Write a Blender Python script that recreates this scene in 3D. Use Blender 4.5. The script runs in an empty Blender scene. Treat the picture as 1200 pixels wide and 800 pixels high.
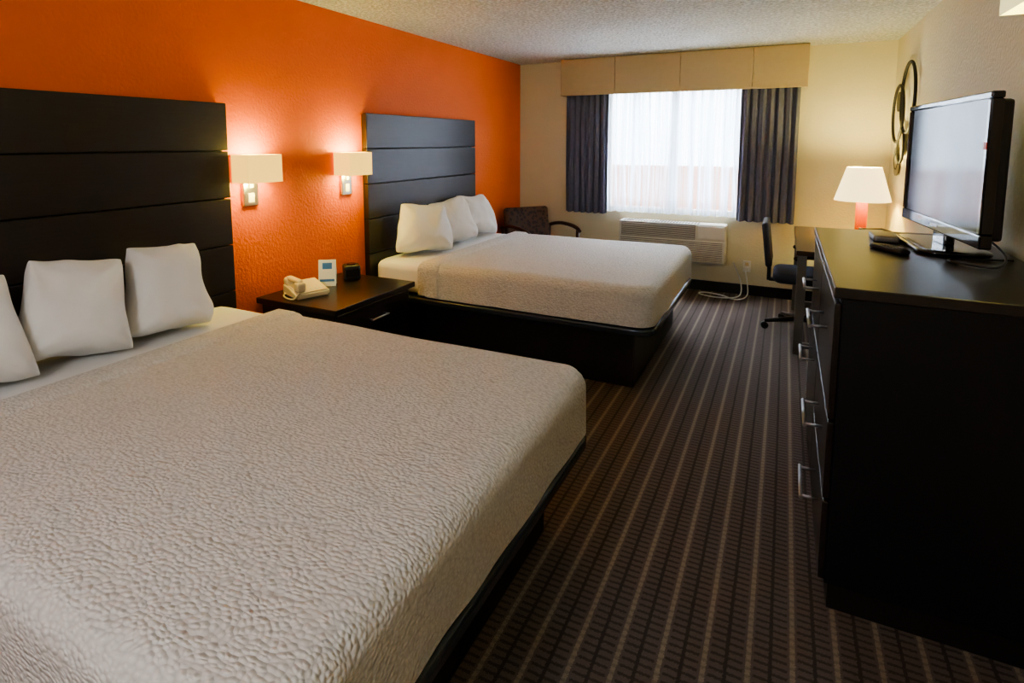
import bpy, bmesh, math, random
from mathutils import Vector, Matrix, noise
random.seed(3)
S=bpy.context.scene
COL=S.collection
CEIL=2.42; XL=-2.82; XR=0.84; YB=6.0; YF=-1.7

# ---------------------------------------------------------------- materials
def newmat(name):
    m=bpy.data.materials.new(name); m.use_nodes=True
    nt=m.node_tree; b=nt.nodes['Principled BSDF']
    return m,nt,b
def N(nt,t,**k):
    n=nt.nodes.new(t)
    for a,v in k.items(): setattr(n,a,v)
    return n
def mathn(nt,op,a,b=None,c=None):
    n=N(nt,'ShaderNodeMath',operation=op)
    for i,v in enumerate((a,b,c)):
        if v is None: continue
        if isinstance(v,(int,float)): n.inputs[i].default_value=v
        else: nt.links.new(v,n.inputs[i])
    return n.outputs[0]
def mixc(nt,fac,a,b):
    n=N(nt,'ShaderNodeMix',data_type='RGBA')
    for i,v in ((0,fac),(6,a),(7,b)):
        if isinstance(v,(int,float)): n.inputs[i].default_value=v
        elif isinstance(v,tuple): n.inputs[i].default_value=(*v,1)
        else: nt.links.new(v,n.inputs[i])
    return n.outputs[2]
def mat(name,col,rough=.5,metal=0,bump=0,bscale=50,bdist=.002,var=0,vscale=4,stretch=(1,1,1),spec=.5,coat=0):
    m,nt,b=newmat(name)
    b.inputs['Base Color'].default_value=(*col,1)
    b.inputs['Roughness'].default_value=rough
    b.inputs['Metallic'].default_value=metal
    b.inputs['Specular IOR Level'].default_value=spec
    b.inputs['Coat Weight'].default_value=coat
    tc=N(nt,'ShaderNodeTexCoord'); mp=N(nt,'ShaderNodeMapping')
    mp.inputs['Scale'].default_value=stretch
    nt.links.new(tc.outputs['Object'],mp.inputs[0])
    if bump:
        n=N(nt,'ShaderNodeTexNoise'); n.inputs['Scale'].default_value=bscale; n.inputs['Detail'].default_value=3
        nt.links.new(mp.outputs[0],n.inputs[0])
        bp=N(nt,'ShaderNodeBump'); bp.inputs['Strength'].default_value=bump; bp.inputs['Distance'].default_value=bdist
        nt.links.new(n.outputs[0],bp.inputs['Height']); nt.links.new(bp.outputs[0],b.inputs['Normal'])
    if var:
        n=N(nt,'ShaderNodeTexNoise'); n.inputs['Scale'].default_value=vscale; n.inputs['Detail'].default_value=4
        nt.links.new(mp.outputs[0],n.inputs[0])
        o=mixc(nt,n.outputs[0],tuple(c*(1-var) for c in col),tuple(min(1,c*(1+var)) for c in col))
        nt.links.new(o,b.inputs['Base Color'])
    return m
def emis(m,col,s):
    b=m.node_tree.nodes['Principled BSDF']
    b.inputs['Emission Color'].default_value=(*col,1); b.inputs['Emission Strength'].default_value=s
    return m

M_orange=mat('orange_wall_paint',(.80,.158,.028),.6,bump=.8,bscale=55,bdist=.006,var=.05,spec=.3)
M_cream=mat('cream_wall_paint',(.74,.68,.48),.6,bump=.7,bscale=55,bdist=.005,var=.03)
def popcorn():
    m,nt,b=newmat('popcorn_ceiling'); b.inputs['Roughness'].default_value=.95
    tc=N(nt,'ShaderNodeTexCoord'); n=N(nt,'ShaderNodeTexNoise'); n.inputs['Scale'].default_value=48; n.inputs['Detail'].default_value=2
    nt.links.new(tc.outputs['Object'],n.inputs[0])
    mr=N(nt,'ShaderNodeMapRange'); mr.inputs[1].default_value=.40; mr.inputs[2].default_value=.62; nt.links.new(n.outputs[0],mr.inputs[0])
    nt.links.new(mixc(nt,mr.outputs[0],(.64,.65,.66),(.93,.94,.95)),b.inputs['Base Color'])
    bp=N(nt,'ShaderNodeBump'); bp.inputs['Strength'].default_value=1; bp.inputs['Distance'].default_value=.02
    nt.links.new(mr.outputs[0],bp.inputs['Height']); nt.links.new(bp.outputs[0],b.inputs['Normal'])
    return m
M_ceil=popcorn()
M_wood=mat('espresso_wood',(.020,.014,.013),.28,bump=.15,bscale=30,bdist=.001,var=.35,vscale=8,stretch=(8,1,8))
M_woodh=mat('espresso_headboard',(.023,.016,.015),.36,bump=.15,bscale=30,bdist=.001,var=.35,vscale=8,stretch=(8,1,14))
M_side=mat('black_laminate',(.006,.006,.008),.5,spec=.35)
M_base=mat('black_base',(.012,.010,.010),.45)
M_lip=mat('gunmetal_lip',(.07,.085,.11),.25,metal=.6)
M_sheet=mat('white_sheet',(.82,.81,.80),.85,bump=.2,bscale=12,bdist=.01)
M_pil=mat('white_pillowcase',(.86,.85,.84),.85,bump=.5,bscale=7,bdist=.025)
M_chrome=mat('brushed_nickel',(.62,.62,.62),.28,metal=1)
M_pull=mat('satin_nickel_pull',(.40,.40,.41),.38,metal=1)
M_blk=mat('black_plastic',(.015,.015,.018),.35)
M_gloss=mat('gloss_black',(.008,.008,.011),.08,coat=.5)
M_ivory=mat('ivory_plastic',(.72,.60,.38),.4)
M_white=mat('white_plastic',(.75,.74,.70),.4)
M_ac=mat('ac_beige_metal',(.62,.60,.52),.5)
M_acd=mat('ac_dark_gap',(.14,.13,.12),.7)
M_drape=mat('slate_drape',(.12,.13,.20),.75,bump=.3,bscale=150,bdist=.001,var=.15,vscale=30)
M_val=mat('tan_valance_fabric',(.56,.44,.26),.8,bump=.3,bscale=200,bdist=.001,var=.06,vscale=20)
M_lampor=mat('orange_ceramic',(.72,.12,.003),.4,spec=.2)
M_frame=mat('window_frame_white',(.7,.7,.68),.4)
M_art=mat('black_iron',(.02,.017,.015),.6,metal=.0)
M_artd=mat('bronze_disc',(.24,.21,.15),.5,metal=.3)
M_base_b=mat('black_baseboard',(.014,.012,.014),.45)
M_grey=mat('grey_metal',(.26,.25,.24),.35,metal=.8)
M_steeld=mat('desk_wood',(.06,.04,.03),.3,var=.3,vscale=8,stretch=(8,1,8))
M_mesh=mat('navy_chair_fabric',(.03,.037,.06),.7,bump=.3,bscale=300,bdist=.001)
M_armw=mat('dark_cherry_wood',(.045,.018,.012),.3)

def carpet():
    m,nt,b=newmat('striped_carpet')
    b.inputs['Roughness'].default_value=.95; b.inputs['Specular IOR Level'].default_value=.1
    tc=N(nt,'ShaderNodeTexCoord'); sp=N(nt,'ShaderNodeSeparateXYZ'); nt.links.new(tc.outputs['Object'],sp.inputs[0])
    nz=N(nt,'ShaderNodeTexNoise'); nz.inputs['Scale'].default_value=220; nz.inputs['Detail'].default_value=2
    nt.links.new(tc.outputs['Object'],nz.inputs[0])
    jit=mathn(nt,'MULTIPLY',mathn(nt,'SUBTRACT',nz.outputs[0],.5),.014)
    x=mathn(nt,'ADD',sp.outputs[0],jit); y=mathn(nt,'ADD',sp.outputs[1],jit)
    P=.118
    fx=mathn(nt,'FRACT',mathn(nt,'DIVIDE',mathn(nt,'ADD',x,10),P))
    ax=mathn(nt,'ABSOLUTE',mathn(nt,'SUBTRACT',fx,.5))
    line=mathn(nt,'LESS_THAN',ax,.06)
    fy=mathn(nt,'FRACT',mathn(nt,'DIVIDE',mathn(nt,'ADD',y,10),.027))
    dash=mathn(nt,'MULTIPLY',mathn(nt,'LESS_THAN',fy,.36),mathn(nt,'GREATER_THAN',ax,.12))
    mid=mathn(nt,'GREATER_THAN',ax,.455)
    c=mixc(nt,dash,(.165,.132,.117),(.082,.065,.059))
    c=mixc(nt,mid,c,(.068,.054,.049))
    dl=mathn(nt,'MULTIPLY',line,mathn(nt,'ADD',mathn(nt,'MULTIPLY',mathn(nt,'LESS_THAN',fy,.62),.38),.48))
    c=mixc(nt,dl,c,(.37,.30,.225))
    sc=mixc(nt,mathn(nt,'MULTIPLY',nz.outputs[0],.5),c,(.052,.042,.038))
    nt.links.new(sc,b.inputs['Base Color'])
    bp=N(nt,'ShaderNodeBump'); bp.inputs['Strength'].default_value=.7; bp.inputs['Distance'].default_value=.004
    nt.links.new(nz.outputs[0],bp.inputs['Height']); nt.links.new(bp.outputs[0],b.inputs['Normal'])
    return m
M_carpet=carpet()

def coverlet():
    m,nt,b=newmat('matelasse_coverlet')
    b.inputs['Roughness'].default_value=.8; b.inputs['Specular IOR Level'].default_value=.25
    tc=N(nt,'ShaderNodeTexCoord'); mp=N(nt,'ShaderNodeMapping'); mp.inputs['Scale'].default_value=(.66,1,1)
    nt.links.new(tc.outputs['Object'],mp.inputs[0])
    nz=N(nt,'ShaderNodeTexNoise'); nz.inputs['Scale'].default_value=14; nt.links.new(mp.outputs[0],nz.inputs[0])
    ad=N(nt,'ShaderNodeVectorMath',operation='MULTIPLY_ADD'); ad.inputs[1].default_value=(.022,.022,.022)
    nt.links.new(nz.outputs['Color'],ad.inputs[0]); nt.links.new(mp.outputs[0],ad.inputs[2])
    vo=N(nt,'ShaderNodeTexVoronoi',feature='SMOOTH_F1'); vo.inputs['Scale'].default_value=98
    vo.inputs['Smoothness'].default_value=.3; vo.inputs['Randomness'].default_value=.75
    nt.links.new(ad.outputs[0],vo.inputs['Vector'])
    bp=N(nt,'ShaderNodeBump',invert=True); bp.inputs['Strength'].default_value=1; bp.inputs['Distance'].default_value=.0065
    nt.links.new(vo.outputs['Distance'],bp.inputs['Height']); nt.links.new(bp.outputs[0],b.inputs['Normal'])
    c=mixc(nt,vo.outputs['Distance'],(.78,.755,.73),(.55,.53,.515))  # cavity shade painted in: grooves between the puffs get a darker colour
    nt.links.new(c,b.inputs['Base Color'])
    return m
M_cov=coverlet()

def sheer():
    m=bpy.data.materials.new('sheer_voile'); m.use_nodes=True; nt=m.node_tree; nt.nodes.clear()
    o=N(nt,'ShaderNodeOutputMaterial'); tr=N(nt,'ShaderNodeBsdfTransparent'); tl=N(nt,'ShaderNodeBsdfTranslucent'); df=N(nt,'ShaderNodeBsdfDiffuse')
    tl.inputs[0].default_value=(.52,.62,.76,1); df.inputs[0].default_value=(.8,.82,.86,1)
    a=N(nt,'ShaderNodeMixShader'); a.inputs[0].default_value=.45; b=N(nt,'ShaderNodeMixShader')
    lw=N(nt,'ShaderNodeLayerWeight'); lw.inputs[0].default_value=.5
    tc=N(nt,'ShaderNodeTexCoord'); mp=N(nt,'ShaderNodeMapping'); mp.inputs['Scale'].default_value=(26,0,.30)
    nt.links.new(tc.outputs['Object'],mp.inputs[0])
    nz=N(nt,'ShaderNodeTexNoise'); nz.inputs['Scale'].default_value=1; nz.inputs['Detail'].default_value=2.5; nt.links.new(mp.outputs[0],nz.inputs[0])
    mr=N(nt,'ShaderNodeMapRange'); mr.inputs[1].default_value=.38; mr.inputs[2].default_value=.62; mr.inputs[3].default_value=.22; mr.inputs[4].default_value=.85
    nt.links.new(nz.outputs[0],mr.inputs[0])
    f=mathn(nt,'ADD',mathn(nt,'MULTIPLY',lw.outputs['Facing'],.45),mr.outputs[0]); f.node.use_clamp=True
    nt.links.new(f,b.inputs[0])
    nt.links.new(tl.outputs[0],a.inputs[1]); nt.links.new(df.outputs[0],a.inputs[2])
    nt.links.new(tr.outputs[0],b.inputs[1]); nt.links.new(a.outputs[0],b.inputs[2]); nt.links.new(b.outputs[0],o.inputs[0])
    return m
M_sheer=sheer()
def shade_mat(name,s,col=(1,.60,.14),base=(.80,.52,.18)):
    m=mat(name,base,.8,bump=.2,bscale=300,bdist=.0005)
    return emis(m,col,s)
M_shade=shade_mat('sconce_linen_shade',.78,(1,.62,.12),(.75,.45,.12))
M_shade2=shade_mat('table_lamp_shade',1.2,(1,.76,.36),(.85,.70,.40))
M_shade3=shade_mat('cool_linen_shade',.5,(1,.92,.45),(.8,.74,.45))
def pattern():
    m,nt,b=newmat('patterned_upholstery')
    b.inputs['Roughness'].default_value=.85
    tc=N(nt,'ShaderNodeTexCoord'); vo=N(nt,'ShaderNodeTexVoronoi'); vo.inputs['Scale'].default_value=26
    nt.links.new(tc.outputs['Object'],vo.inputs['Vector'])
    c=mixc(nt,mathn(nt,'GREATER_THAN',vo.outputs['Distance'],.42),(.035,.020,.018),(.10,.055,.038))
    nt.links.new(c,b.inputs['Base Color']); return m
M_pat=pattern()
m,nt,b=newmat('window_glass'); b.inputs['Transmission Weight'].default_value=1; b.inputs['Roughness'].default_value=0; b.inputs['IOR'].default_value=1.01
M_glass=m

# ---------------------------------------------------------------- geometry helpers
def group(name,loc=(0,0,0),rz=0):
    e=bpy.data.objects.new(name,None); e.empty_display_size=.1
    e.location=loc; e.rotation_euler=(0,0,rz); COL.objects.link(e); return e
def finish(name,bm,m,parent=None,smooth=False,loc=None,rot=None):
    me=bpy.data.meshes.new(name); bmesh.ops.recalc_face_normals(bm,faces=bm.faces); bm.to_mesh(me); bm.free()
    if smooth:
        for p in me.polygons: p.use_smooth=True
    o=bpy.data.objects.new(name,me); COL.objects.link(o)
    for mm in (m if isinstance(m,(list,tuple)) else [m]): me.materials.append(mm)
    if parent: o.parent=parent
    if loc: o.location=loc
    if rot: o.rotation_euler=rot
    return o
def addbox(bm,x0,x1,y0,y1,z0,z1,bev=0,seg=2,mi=0):
    t=bmesh.new()
    bmesh.ops.create_cube(t,size=1)
    for v in t.verts:
        v.co=Vector((x0+(v.co.x+.5)*(x1-x0),y0+(v.co.y+.5)*(y1-y0),z0+(v.co.z+.5)*(z1-z0)))
    if bev: bmesh.ops.bevel(t,geom=t.edges[:],offset=bev,segments=seg,affect='EDGES',profile=.5)
    for f in t.faces: f.material_index=mi
    me=bpy.data.meshes.new('tmp'); t.to_mesh(me); t.free(); bm.from_mesh(me); bpy.data.meshes.remove(me)
def box(name,x0,x1,y0,y1,z0,z1,m,parent=None,bev=.003,seg=2,**k):
    bm=bmesh.new(); addbox(bm,x0,x1,y0,y1,z0,z1,bev,seg); return finish(name,bm,m,parent,**k)
def boxes(name,lst,m,parent=None,bev=.003,**k):
    bm=bmesh.new()
    for q in lst: addbox(bm,*q[:6],bev,2,q[6] if len(q)>6 else 0)
    return finish(name,bm,m,parent,**k)
def rbox(name,x0,x1,y0,y1,z0,z1,r,m,parent=None,cuts=20,amp=0,nf=3,openb=False,rv=None,fn=None,**k):
    """rounded soft box: dense cube projected onto rounded-box surface"""
    bm=bmesh.new(); bmesh.ops.create_cube(bm,size=2)
    bmesh.ops.subdivide_edges(bm,edges=bm.edges[:],cuts=cuts,use_grid_fill=True)
    c=Vector(((x0+x1)/2,(y0+y1)/2,(z0+z1)/2)); h=Vector(((x1-x0)/2,(y1-y0)/2,(z1-z0)/2))
    rv=rv or r
    for v in bm.verts:
        q=Vector(v.co)
        q=Vector((math.copysign(abs(a)**.75,a) for a in q))  # denser at the edges
        p=Vector((q.x*h.x,q.y*h.y,q.z*h.z))
        # round vertical edges with rv
        ix=max(-h.x+rv,min(h.x-rv,p.x)); iy=max(-h.y+rv,min(h.y-rv,p.y))
        d=Vector((p.x-ix,p.y-iy))
        if d.length>1e-6:
            ma=max(abs(d.x),abs(d.y)); d=d.normalized()*ma
        px,py=ix+d.x,iy+d.y
        # inset at top/bottom by radius r
        iz=max(-h.z+r,min(h.z-r,p.z)); dz=p.z-iz
        ins=0
        edge=min(h.x-abs(p.x),h.y-abs(p.y))
        if abs(dz)>1e-6 and (not openb or dz>0):
            e=max(0,r-edge) # distance from inner box
            a=abs(dz)
            if e>0:
                L=math.hypot(e,a); mx=max(e,a); s=mx/L
                ins=(e-e*s); dz=math.copysign(a*s,dz)
                px*= (h.x-ins)/h.x if h.x else 1; py*=(h.y-ins)/h.y
        v.co=c+Vector((px,py,iz+dz))
        if amp:
            n=noise.noise_vector(v.co*nf)*amp; v.co+=n
        if fn: fn(v)
    if openb:
        fs=[f for f in bm.faces if all(abs(v.co.z-z0)<amp*1.2+.004 for v in f.verts)]
        bmesh.ops.delete(bm,geom=fs,context='FACES')
    return finish(name,bm,m,parent,smooth=True,**k)
def cyl(name,p0,p1,r0,m,parent=None,r1=None,seg=24,caps=True,smooth=True):
    p0=Vector(p0);p1=Vector(p1); r1=r0 if r1 is None else r1
    bm=bmesh.new(); d=p1-p0
    bmesh.ops.create_cone(bm,cap_ends=caps,segments=seg,radius1=r0,radius2=r1,depth=d.length)
    M=Matrix.Translation((p0+p1)/2)@d.to_track_quat('Z','Y').to_matrix().to_4x4()
    bmesh.ops.transform(bm,matrix=M,verts=bm.verts)
    o=finish(name,bm,m,parent)
    for p in o.data.polygons: p.use_smooth=smooth and len(p.vertices)==4
    return o
def lathe(name,prof,m,parent=None,loc=(0,0,0),seg=40):
    bm=bmesh.new(); rings=[]
    for r,z in prof:
        rings.append([bm.verts.new((loc[0]+r*math.cos(2*math.pi*i/seg),loc[1]+r*math.sin(2*math.pi*i/seg),loc[2]+z)) for i in range(seg)])
    for a,b in zip(rings,rings[1:]):
        for i in range(seg): bm.faces.new((a[i],a[(i+1)%seg],b[(i+1)%seg],b[i]))
    return finish(name,bm,m,parent,smooth=True)
def tube(name,pts,r,m,parent=None,cyclic=False):
    cu=bpy.data.curves.new(name,'CURVE'); cu.dimensions='3D'; cu.bevel_depth=r; cu.bevel_resolution=3; cu.use_fill_caps=True
    s=cu.splines.new('NURBS' if not cyclic else 'POLY'); s.points.add(len(pts)-1)
    for p,q in zip(s.points,pts): p.co=(*q,1)
    if not cyclic: s.order_u=3; s.use_endpoint_u=True
    s.use_cyclic_u=cyclic
    cu.materials.append(m); o=bpy.data.objects.new(name,cu); COL.objects.link(o)
    if parent: o.parent=parent
    return o

# ---------------------------------------------------------------- room shell
box('floor',XL-.1,XR+.1,YF-.1,YB+.12,-.1,0,M_carpet,bev=0)
box('ceiling',XL-.1,XR+.1,YF-.1,YB+.12,CEIL,CEIL+.1,M_ceil,bev=0)
box('wall_left',XL-.1,XL,YF,YB,0,CEIL,M_orange,bev=0)
box('wall_right',XR,XR+.1,YF,YB,0,CEIL,M_cream,bev=0)
box('wall_front',XL-.1,XR+.1,YF-.1,YF,0,CEIL,M_cream,bev=0)
WX0,WX1,WZ0,WZ1=-1.78,-.34,.78,2.12
boxes('wall_back',[(XL-.1,WX0,YB,YB+.12,0,CEIL),(WX1,XR+.1,YB,YB+.12,0,CEIL),(WX0,WX1,YB,YB+.12,0,WZ0),(WX0,WX1,YB,YB+.12,WZ1,CEIL)],M_cream,bev=0)
box('baseboard_back',XL,XR,YB-.015,YB,0,.105,M_base_b)
box('baseboard_left',XL,XL+.015,YF,YB-.016,0,.105,M_base_b)
box('baseboard_right',XR-.015,XR,YF,YB-.016,0,.105,M_base_b)
box('baseboard_front',-.6,XR-.016,YF,YF+.015,0,.105,M_base_b)
w=group('window_1')
boxes('frame',[(WX0,WX1,YB+.04,YB+.09,WZ0,WZ0+.05),(WX0,WX1,YB+.04,YB+.09,WZ1-.05,WZ1),(WX0,WX0+.05,YB+.04,YB+.09,WZ0+.05,WZ1-.05),(WX1-.05,WX1,YB+.04,YB+.09,WZ0+.05,WZ1-.05),(-1.09,-1.03,YB+.04,YB+.09,WZ0+.05,WZ1-.05)],M_frame,w)
box('pane',WX0+.05,WX1-.05,YB+.062,YB+.068,WZ0+.05,WZ1-.05,M_glass,w,bev=0)
d=group('door_1',(-1.3,YF,0))
boxes('slab',[(-.45,.45,.0,.045,0.005,2.05)],M_armw,d)
boxes('casing',[(-.53,-.46,0,.06,0,2.13),(.46,.53,0,.06,0,2.13),(-.46,.46,0,.06,2.06,2.13)],M_frame,d)
cyl('lever',(.38,.045,1),(.38,.10,1),.012,M_chrome,d); cyl('handle',(.38,.10,1),(.26,.10,1),.01,M_chrome,d)

# exterior
box('exterior_ground',-14,12,YB+.2,22,-.3,-.1,mat('asphalt_ground',(.45,.43,.40),.9,var=.1),bev=0)
box('exterior_brick_wall',-14,12,14,14.3,-.1,.95,mat('terracotta_brick',(.58,.27,.15),.9,var=.1),bev=0)

# ---------------------------------------------------------------- window dressing
def drape(name,x0,x1,z0,z1,y,amp,folds,m,parent,nx=160,nz=24,jit=.3,seed=0):
    bm=bmesh.new(); g=[]
    for j in range(nz+1):
        t=j/nz; z=z1+(z0-z1)*t; row=[]
        for i in range(nx+1):
            u=i/nx
            ph=2*math.pi*folds*u+jit*noise.noise(Vector((u*5+seed,t*1.2,seed)))*4
            a=amp*(.75+.45*noise.noise(Vector((u*9,seed*3.1,0))))*(.7+.3*t)
            yy=y+a*math.sin(ph)+a*.3*math.sin(2.3*ph+1)
            xx=x0+(x1-x0)*u+a*.35*math.cos(ph)
            row.append(bm.verts.new((xx,yy,z+(.004*math.sin(ph) if j==nz else 0))))
        g.append(row)
    for a,b in zip(g,g[1:]):
        for i in range(nx): bm.faces.new((a[i],a[i+1],b[i+1],b[i]))
    return finish(name,bm,m,parent,smooth=True)
c=group('curtain'); drape('panel',-2.205,-1.72,.76,2.10,5.888,.025,6.5,M_drape,c,seed=1)
c=group('curtain'); drape('panel',-.42,.09,.76,2.10,5.888,.025,7,M_drape,c,seed=5)
c=group('sheer_curtain'); drape('panel',-1.80,-.36,.785,2.10,5.955,.030,13,M_sheer,c,nx=520,jit=.9,seed=9)
v=group('window_valance')
xs=[-2.24,-1.64,-.98,-.32,.15]
bm=bmesh.new()
for i in range(4):
    addbox(bm,xs[i]+.0015,xs[i+1]-.0015,5.80,5.83,2.03,2.415,.006)
addbox(bm,-2.24,-2.215,5.83,5.995,2.03,2.415,.003); addbox(bm,.125,.15,5.83,5.995,2.03,2.415,.003)
addbox(bm,-2.215,.125,5.83,5.995,2.395,2.415,.003)
for i in range(4): addbox(bm,xs[i]+.001,xs[i+1]-.001,5.795,5.801,2.03,2.05,.002)
finish('board',bm,M_val,v)

# ---------------------------------------------------------------- PTAC air conditioner
ac=group('wall_air_conditioner',(-1.03,5.985,.31))
boxes('body',[(-.535,.535,-.17,.01,.0,.40)],M_ac,ac,bev=.012)
boxes('front_panel',[(-.53,.53,-.19,-.172,.02,.235)],M_ac,ac,bev=.005)
L=[]
for i in range(9):
    z=.25+i*.0155; L.append((-.50,.24,-.186,-.170,z,z+.007))
boxes('upper_louvers',L,M_ac,ac,bev=.001)
box('louver_recess',-.505,.245,-.1755,-.1705,.245,.39,M_acd,ac,bev=0)
box('front_recess',-.51,.51,-.1915,-.1895,.028,.225,M_acd,ac,bev=0)
L=[(-.51,.51,-.199,-.19,.028+i*.018,.028+i*.018+.011) for i in range(11)]
boxes('front_louvers',L,M_ac,ac,bev=.001)
L=[(-.49+i*.03,-.49+i*.03+.014,-.15,-.03,.398,.404) for i in range(26)]
boxes('top_grille',L,M_acd,ac,bev=0)
boxes('control_door',[(.27,.52,-.178,-.165,.26,.385)],M_white,ac,bev=.004)
o=group('wall_outlet',(-.30,YB-.001,.29))
box('plate',-.036,.036,-.008,0,-.058,.058,M_white,o); boxes('sockets',[(-.018,.018,-.011,-.007,.008,.042),(-.018,.018,-.011,-.007,-.042,-.008)],M_ivory,o)
box('plug',-.03,.02,-.05,-.011,-.045,.0,M_white,o)
tube('power_cord',[(-.42,5.86,.35),(-.36,5.93,.2),(-.33,5.92,.06),(-.35,5.80,.008),(-.55,5.72,.008),(-.75,5.80,.008),(-.70,5.90,.008),(-.5,5.85,.008),(-.38,5.70,.008),(-.27,5.84,.01),(-.28,5.93,.12),(-.31,5.945,.26)],.006,M_white)

# ---------------------------------------------------------------- headboards and beds
def headboard(y0,y1):
    g=group('headboard',(XL+.001,0,0))
    box('backing',0,.02,y0+.01,y1-.01,.02,1.735,M_base,g)
    L=[]; z=1.742
    for i in range(6):
        L.append((.02,.055,y0,y1,max(z-.256,.02),z)); z-=.262
    boxes('planks',L,M_woodh,g,bev=.004)
headboard(.50,2.10); headboard(3.24,4.84)

def bed(y0,y1,xf):
    yc=(y0+y1)/2; g=group('bed',(0,yc,0)); hw=(y1-y0)/2
    X0=XL+.06
    box('base',X0+.02,-.79,-hw+.11,hw-.11,0,.37,M_base,g,bev=.004)
    rbox('platform',X0,xf+.008,-hw+.002,hw-.002,.365,.42,.022,M_lip,g,cuts=24,rv=.10)
    rbox('mattress',X0+.005,xf-.05,-hw+.02,hw-.02,.427,.655,.06,M_sheet,g,cuts=26,rv=.09)
    def f(v):
        # quilt sag / drape: hem flares and undulates
        t=max(0,min(1,(.655-v.co.z)/.22))
        n=noise.noise(Vector((v.co.x*2.2,v.co.y*2.2,yc)))
        if v.co.z>.64: v.co.z+=.006*n
        s=noise.noise(Vector((v.co.x*5,v.co.y*5,2+yc)))*.012*t
        cx=v.co.x+1.6; d=Vector((cx,v.co.y,0)); 
        if d.length: d.normalize(); v.co+=d*s
    rbox('coverlet',-2.33,xf,-hw,hw,.425,.672,.065,M_cov,g,cuts=64,rv=.10,openb=True,fn=f)
    # folded head hem band
    rbox('coverlet_fold',-2.34,-2.15,-hw-.008,hw+.008,.44,.685,.06,M_cov,g,cuts=30,rv=.025,openb=True)
    return g
bed(.46,2.02,-.635); bed(3.24,4.82,-.66)

def pillow(loc,w=.52,h=.44,t=.19,yaw=0,lean=.25,roll=0,seed=0):
    bm=bmesh.new(); n=30; top=[];bot=[]
    for s,store in ((1,top),(-1,bot)):
        for j in range(n+1):
            r=[]
            for i in range(n+1):
                u=-1+2*i/n; v=-1+2*j/n
                if s==-1 and (i in(0,n) or j in (0,n)): r.append(top[j][i]); continue
                pr=((1-abs(u)**2.3)*(1-abs(v)**2.3))**.46
                x=w/2*u*(1-.07*(1-v*v)*abs(u)**2-.05*abs(v)**6); z=h/2*v*(1-.06*(1-u*u)*abs(v)**2-.05*abs(u)**6)
                x*=1-.14*v   # slumps wider at the bottom
                th=t/2*pr*(1+.30*(-v))
                p=Vector((x,-s*th,z))
                p+=noise.noise_vector(Vector((x*6+seed*7,s*2.0,z*6)))*.026
                p+=noise.noise_vector(Vector((x*16+seed*3,s*5.0,z*10)))*.006
                # creases radiating from the corners
                cr=abs(u*v)**1.1
                p.y+=-s*.020*cr*math.sin(12*math.atan2(abs(v)-1.05,abs(u)-1.05)+seed)*pr
                r.append(bm.verts.new(p))
            store.append(r)
    for st in (top,bot):
        for j in range(n):
            for i in range(n):
                try: bm.faces.new((st[j][i],st[j][i+1],st[j+1][i+1],st[j+1][i]))
                except ValueError: pass
    R=Matrix.Rotation(yaw,4,'Z')@Matrix.Rotation(-lean,4,'X')@Matrix.Rotation(roll,4,'Y')
    bmesh.ops.transform(bm,matrix=R,verts=bm.verts)
    zmin=min(v.co.z for v in bm.verts); xmin=min(v.co.x for v in bm.verts)
    # rests on the mattress and leans back against the headboard face
    loc=(max(loc[0],-2.755-xmin),loc[1],loc[2]-zmin)
    print('PILLOW',round(loc[0],3),'xmax',round(loc[0]+max(v.co.x for v in bm.verts),3))
    o=finish('pillow',bm,M_pil,smooth=True,loc=loc)
    md=o.modifiers.new('s','SUBSURF'); md.levels=1; md.render_levels=1
    return o
# front of pillow is local -Y; yaw so that it faces +X / toward the aisle
for i,(x,y,r,yw) in enumerate(((-2.53,1.56,.12,80),(-2.52,1.19,.12,74),(-2.53,.84,-.04,72),(-2.54,.54,0,70))):
    pillow((x,y,.660),w=.36,h=.41,t=.27,yaw=math.radians(yw),lean=.26,roll=r,seed=i)
for i,(x,y,r,yw) in enumerate(((-2.53,3.61,.06,60),(-2.56,4.05,-.06,68),(-2.58,4.47,.05,72))):
    pillow((x,y,.660),w=.44,h=.39,t=.24,yaw=math.radians(yw),lean=.26,roll=r,seed=i+5)

# ---------------------------------------------------------------- nightstand and items
ns=group('nightstand',(-2.50,2.64,0))
box('cabinet',-.30,.27,-.34,.34,.05,.57,M_wood,ns); box('toe_kick',-.28,.22,-.31,.31,0,.05,M_base,ns)
box('top',-.315,.31,-.37,.37,.57,.605,M_wood,ns,bev=.004)
boxes('drawer_fronts',[(.27,.288,-.33,.33,.34,.56),(.27,.288,-.33,.33,.07,.33)],M_wood,ns,bev=.004)
for z in (.47,.22):
    cyl('pull_bar',(.32,-.08,z),(.32,.08,z),.006,M_chrome,ns)
    for yy in (-.07,.07): cyl('pull_post',(.288,yy,z),(.32,yy,z),.005,M_chrome,ns)
ph=group('telephone',(-2.60,2.46,.605),math.radians(-20))
bm=bmesh.new(); bmesh.ops.create_cube(bm,size=1)
for v in bm.verts:
    v.co=Vector((v.co.x*.20,v.co.y*.21,(v.co.z+.5)*(.035 if v.co.x>0 else .075)))
bmesh.ops.bevel(bm,geom=bm.edges[:],offset=.01,segments=3,affect='EDGES'); finish('base',bm,M_ivory,ph)
L=[(.0+i*.026,.018+i*.026,.0+j*.028,.018+j*.028,.045-i*.004,.052-i*.004) for i in range(3) for j in range(3)]
boxes('keys',L,M_white,ph,bev=.002)
rbox('handset_grip',-.085,.085,-.092,-.052,.088,.115,.012,M_ivory,ph,cuts=8)
rbox('earpiece',-.105,-.05,-.10,-.044,.06,.105,.015,M_ivory,ph,cuts=8); rbox('mouthpiece',.05,.105,-.10,-.044,.04,.10,.015,M_ivory,ph,cuts=8)
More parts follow.
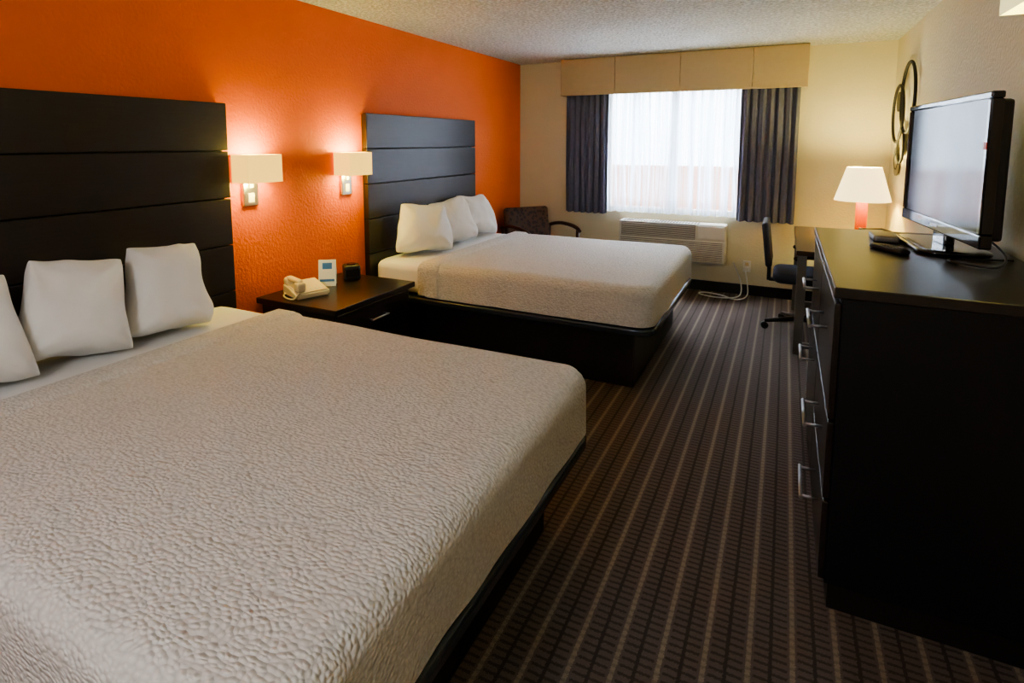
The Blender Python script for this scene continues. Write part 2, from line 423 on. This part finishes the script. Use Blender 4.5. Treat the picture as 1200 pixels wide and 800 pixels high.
tube('coil_cord',[(.09,-.08,.05),(.12,-.12,.01),(.05,-.14,.008),(-.05,-.13,.008),(-.09,-.08,.02)],.005,M_ivory,ph)
cd=group('tent_card',(-2.64,2.68,.606),math.radians(35))
M_card=mat('card_white',(.82,.84,.86),.5); M_blue=mat('card_blue',(.05,.18,.50),.5)
bm=bmesh.new(); addbox(bm,-.055,.055,-.0015,.0015,0,.17)
card=finish('front_leaf',bm,M_card,cd,loc=(0,-.03,0),rot=(-.18,0,0))
bm=bmesh.new(); addbox(bm,-.055,.055,-.0015,.0015,0,.17); finish('rear_leaf',bm,M_card,cd,loc=(0,.032,0),rot=(.18,0,0))
bm=bmesh.new(); addbox(bm,-.03,.03,-.003,-.0016,.11,.15); addbox(bm,-.045,.045,-.003,-.0016,.03,.045); finish('print',bm,M_blue,cd,loc=(0,-.03,0),rot=(-.18,0,0))
ck=group('alarm_clock',(-2.62,2.88,.605),math.radians(50))
rbox('case',-.055,.055,-.05,.05,0,.10,.012,M_blk,ck,cuts=8); box('display',-.042,.042,-.052,-.049,.03,.075,M_gloss,ck,bev=.001)
cyl('dial',(0,0,.10),(0,0,.108),.03,M_gloss,ck)

# ---------------------------------------------------------------- sconces
def sconce(loc,rz,shade,power=9):
    s=group('wall_sconce',loc,rz)   # local +X points out of wall
    box('wall_plate',0,.022,-.05,.05,-.215,-.05,M_chrome,s,bev=.004)
    box('switch',.022,.03,-.012,.012,-.11,-.085,M_white,s,bev=.001)
    box('outlet',.022,.027,-.02,.02,-.195,-.14,M_white,s,bev=.001)
    box('arm',.022,.085,-.012,.012,-.075,-.055,M_chrome,s)
    cyl('stem',(.085,0,-.075),(.085,0,-.01),.010,M_chrome,s)
    x0,x1,y0,y1,z0,z1,t=.012,.155,-.115,.115,-.075,.085,.003
    boxes('shade',[(x0,x1,y0,y0+t,z0,z1),(x0,x1,y1-t,y1,z0,z1),(x1-t,x1,y0+t,y1-t,z0,z1),(x0,x0+t,y0+t,y1-t,z0,z1)],shade,s,bev=.0008)
    lathe('bulb',[(.001,.05),(.018,.042),(.024,.025),(.018,0),(.012,-.02)],emis(mat('bulb_glow',(1,.9,.7),.4),(1,.7,.35),4),s,loc=(.085,0,0),seg=16)
    for dz in (.065,-.07):
        l=bpy.data.lights.new('sconce_glow','POINT'); l.energy=power*(1 if dz>0 else .5); l.color=(1,.95,.24); l.shadow_soft_size=.05
        o=bpy.data.objects.new('sconce_glow',l); o.location=(.10,0,dz); o.parent=s; COL.objects.link(o)
sconce((XL,2.26,1.375),0,M_shade,5.5); sconce((XL,3.06,1.375),0,M_shade,5.5)
sconce((XR,2.60,2.07),math.pi,M_shade3,1.2)

# ---------------------------------------------------------------- armchair in the corner
ch=group('armchair',(-2.30,5.42,0),math.radians(-38))  # faces local +X
rbox('seat_cushion',-.25,.27,-.26,.26,.36,.47,.04,M_pat,ch,cuts=12)
bk=rbox('back_cushion',-.045,.045,-.27,.27,0,.42,.035,M_pat,ch,cuts=12,loc=(-.29,0,.40),rot=(0,-.16,0))
for s in (-1,1):
    tube('arm',[(-.34,s*.30,.60),(-.2,s*.31,.645),(.05,s*.31,.655),(.25,s*.30,.64),(.30,s*.29,.61)],.02,M_armw,ch)
    cyl('front_leg',(.25,s*.29,0),(.25,s*.30,.64),.02,M_armw,ch); cyl('rear_leg',(-.36,s*.29,0),(-.33,s*.29,.62),.02,M_armw,ch)
    box('side_rail',-.34,.26,s*.28-.012,s*.28+.012,.31,.37,M_armw,ch)
box('front_rail',.23,.26,-.27,.27,.30,.36,M_armw,ch)

# ---------------------------------------------------------------- desk, lamp, chair
dk=group('writing_desk',(0,0,0))
box('top',.10,.82,4.40,5.72,.73,.765,M_steeld,dk,bev=.005)
box('apron',.16,.80,5.60,5.62,.62,.73,M_wood,dk); box('rear_modesty',.79,.81,4.45,5.65,.45,.73,M_wood,dk)
for yy in (4.44,5.64):
    boxes('leg_frame',[(.11,.17,yy-.02,yy+.02,0,.73),(.74,.80,yy-.02,yy+.02,0,.73),(.17,.74,yy-.015,yy+.015,.05,.09)],M_grey,dk)
lp=group('table_lamp',(.585,5.42,.765))
lathe('foot',[(.0,0),(.085,0),(.085,.012),(.02,.018),(0,.018)],M_chrome,lp)
bm=bmesh.new(); addbox(bm,-.04,.04,-.04,.04,.018,.28,.008)
finish('body',bm,M_lampor,lp)
cyl('neck',(0,0,.28),(0,0,.33),.01,M_chrome,lp)
lathe('shade',[(.205,.285),(.125,.56)],M_shade2,lp)
lathe('shade_rim',[(.202,.287),(.122,.558)],M_shade2,lp)
l=bpy.data.lights.new('lamp_bulb','POINT'); l.energy=18; l.color=(1,.86,.34); l.shadow_soft_size=.05
o=bpy.data.objects.new('lamp_bulb',l); o.location=(0,0,.50); o.parent=lp; COL.objects.link(o)
tr=group('desk_caddy',(.66,5.20,.765),.3)
boxes('tray',[(-.09,.09,-.07,.07,0,.012),(-.09,.09,-.07,-.062,.012,.08),(-.09,.09,.062,.07,.012,.08),(-.09,-.082,-.062,.062,.012,.08),(.082,.09,-.062,.062,.012,.08),(-.08,.08,-.06,.06,.03,.07)],M_blk,tr)

oc=group('office_chair',(.17,5.02,0))  # faces +X
for i in range(5):
    a=math.radians(72*i+180+12); ca,sa=math.cos(a),math.sin(a)
    cyl('spoke',(.03*ca,.03*sa,.10),(.27*ca,.27*sa,.065),.022,M_blk,oc,r1=.014,seg=12)
    cyl('caster',(.27*ca-.018*sa,.27*sa+.018*ca,.028),(.27*ca+.018*sa,.27*sa-.018*ca,.028),.028,M_blk,oc,seg=16)
cyl('gas_lift',(0,0,.08),(0,0,.42),.025,M_blk,oc)
rbox('seat',-.22,.23,-.23,.23,.42,.50,.035,M_mesh,oc,cuts=12,rv=.08)
rbox('backrest',-.025,.025,-.21,.21,0,.36,.022,M_mesh,oc,cuts=14,rv=.022,loc=(-.25,0,.54),rot=(0,-.12,0))
boxes('back_spine',[(-.265,-.235,-.03,.03,.40,.60),(-.25,0,-.03,.03,.395,.42)],M_blk,oc,bev=.006)
for s in (-1,1):
    tube('armrest',[(-.02,s*.24,.44),(.0,s*.27,.50),(-.02,s*.27,.62),(-.10,s*.27,.655),(.10,s*.27,.655)],.014,M_blk,oc)

# ---------------------------------------------------------------- dresser
DX=.16; DY0,DY1,DZ=1.96,3.33,1.085
dr=group('dresser',(0,0,0))
box('carcass',DX+.02,.822,DY0+.01,DY1-.01,.09,DZ-.035,M_side,dr)
box('plinth',DX+.03,.815,DY0+.02,DY1-.02,0,.09,M_base,dr)
box('top',DX-.005,.824,DY0-.005,DY1+.005,DZ-.035,DZ,M_wood,dr,bev=.004)
ym=(DY0+DY1)/2
fr=[(DX,DX+.02,DY0+.015,ym-.003,.10,.37),(DX,DX+.02,DY0+.015,ym-.003,.38,.64),(DX,DX+.02,DY0+.015,ym-.003,.65,1.03),
    (DX,DX+.02,ym+.003,DY1-.015,.10,.64),(DX,DX+.02,ym+.003,DY1-.015,.65,1.03)]
boxes('drawer_fronts',fr,M_wood,dr,bev=.004)
def pull(y0,y1,z,out=.055):
    cyl('pull_bar',(DX-out,y0,z),(DX-out,y1,z),.0065,M_pull,dr)
    for yy in (y0+.012,y1-.012): cyl('pull_post',(DX-out,yy,z),(DX,yy,z),.005,M_pull,dr)
pull(2.12,2.34,.28); pull(2.16,2.38,.53); pull(2.2,2.42,.88); pull(2.78,2.98,.88); pull(2.78,2.98,.55)

# ---------------------------------------------------------------- television
tv=group('television',(.60,2.92,DZ),math.radians(5))  # screen faces local -X, width along Y
M_scr=mat('tv_screen',(.014,.018,.024),.09,spec=.27)
W=.465
boxes('bezel',[(-.02,.02,-W,W,.595,.62),(-.02,.02,-W,W,.07,.12),(-.02,.02,-W,-W+.03,.12,.595),(-.02,.02,W-.03,W,.12,.595)],M_gloss,tv,bev=.006)
box('screen',-.012,.018,-W+.03,W-.03,.12,.595,M_scr,tv,bev=0)
boxes('rear_shell',[(.02,.06,-W+.03,W-.03,.095,.595),(.06,.10,-.30,.30,.16,.52)],M_blk,tv,bev=.012)
box('neck',-.0,.04,-.07,.07,.015,.075,M_gloss,tv,bev=.008)
rbox('stand_base',-.12,.13,-.24,.24,0,.018,.008,M_gloss,tv,cuts=12,rv=.07)
box('speaker_badge',-.0215,-.019,-.04,.04,.09,.10,M_chrome,tv,bev=0)
box('energy_sticker',-.022,-.0195,-W+.004,-W+.026,.42,.445,mat('sticker_red',(.7,.08,.03),.4),tv,bev=0)
# cable box / remote / cables
cb=group('cable_box',(.42,3.02,DZ)); rbox('case',-.05,.05,-.09,.09,0,.03,.008,M_grey,cb,cuts=8)
rc=group('remote_control',(.40,2.72,DZ),.5); rbox('case',-.025,.025,-.09,.09,0,.02,.008,M_blk,rc,cuts=8)
boxes('buttons',[(-.014+i*.011,-.007+i*.011,-.06+j*.018,-.05+j*.018,.019,.023) for i in range(3) for j in range(6)],M_grey,rc,bev=0)
zc=DZ+.006
tube('tv_cable',[(.66,2.75,1.2),(.74,2.60,1.14),(.70,2.45,zc),(.60,2.50,zc),(.55,2.58,zc),(.64,2.62,zc),(.78,2.66,zc)],.004,M_blk)

# ---------------------------------------------------------------- metal wall art on right wall
wa=group('metal_wall_art',(XR-.02,5.38,1.70))
def ring(name,y,z,r,t,m,x=0,ry=1.0):
    tube(name,[(x,y+r*ry*math.cos(a),z+r*math.sin(a)) for a in [2*math.pi*i/48 for i in range(48)]],t,m,wa,cyclic=True)
ring('large_ring',-.13,.17,.27,.012,M_art); ring('medium_ring',.17,.06,.23,.011,M_art,x=-.012); ring('small_ring',-.05,-.20,.13,.010,M_art,x=-.012)
ring('tiny_ring',.16,-.30,.09,.009,M_art)
cyl('disc',(-.005,-.05,-.20),(.008,-.05,-.20),.085,M_artd,wa); cyl('disc',(-.005,.16,-.36),(.008,.16,-.36),.085,M_artd,wa); cyl('disc',(-.008,.22,.16),(.005,.22,.16),.08,M_art,wa)

# ---------------------------------------------------------------- added soft fill behind the camera, unseen, built as a ceiling fixture
cf=group('fill_fixture',(-.9,-.9,CEIL))
lathe('pan',[(0,0),(.19,0),(.19,-.03),(.17,-.03)],M_chrome,cf)
lathe('dome',[(.17,-.03),(.16,-.07),(.11,-.10),(.05,-.115),(.001,-.118)],emis(mat('fill_opal_dome',(.9,.9,.85),.3),(1,.93,.85),1.5),cf)
l=bpy.data.lights.new('fill_area_light','AREA'); l.shape='DISK'; l.size=.6; l.energy=3; l.color=(1,.97,.95)
o=bpy.data.objects.new('fill_area_light',l); o.location=(0,0,-.13); o.parent=cf; COL.objects.link(o)
l=bpy.data.lights.new('fill_point_light','POINT'); l.shadow_soft_size=.15; l.energy=24; l.color=(.95,.97,1)
o=bpy.data.objects.new('fill_point_light',l); o.location=(0,0,-.45); o.parent=cf; COL.objects.link(o)

# ---------------------------------------------------------------- daylight
W_=bpy.data.worlds.new('daylight_sky'); S.world=W_; W_.use_nodes=True
bg=W_.node_tree.nodes['Background']; bg.inputs[0].default_value=(.80,.89,1,1); bg.inputs[1].default_value=5.0
l=bpy.data.lights.new('window_daylight','AREA'); l.shape='RECTANGLE'; l.size=2.6; l.size_y=1.2; l.energy=900; l.color=(.84,.92,1)
o=bpy.data.objects.new('window_daylight',l); o.location=(-1.06,7.1,3.1); o.rotation_euler=(math.radians(-48),0,0); COL.objects.link(o)
l=bpy.data.lights.new('ground_bounce_daylight','AREA'); l.shape='RECTANGLE'; l.size=3.0; l.size_y=.8; l.energy=620; l.color=(.94,.97,1)
o=bpy.data.objects.new('ground_bounce_daylight',l); o.location=(-1.06,7.0,.1); o.rotation_euler=(math.radians(-127),0,0); COL.objects.link(o)

# ---------------------------------------------------------------- camera
cam=bpy.data.cameras.new('camera'); cam.sensor_width=36; cam.lens=656/1200*36
cam.shift_y=-(400-239)/1200; cam.clip_start=.02
co=bpy.data.objects.new('camera',cam); COL.objects.link(co)
co.location=(0,0,1.53); co.rotation_euler=(math.radians(90-6.3),0,math.radians(26.0))
S.camera=co
S.view_settings.view_transform='AgX'
try: S.view_settings.look='AgX - Medium High Contrast'
except Exception as e: print(e)
S.view_settings.exposure=1.0
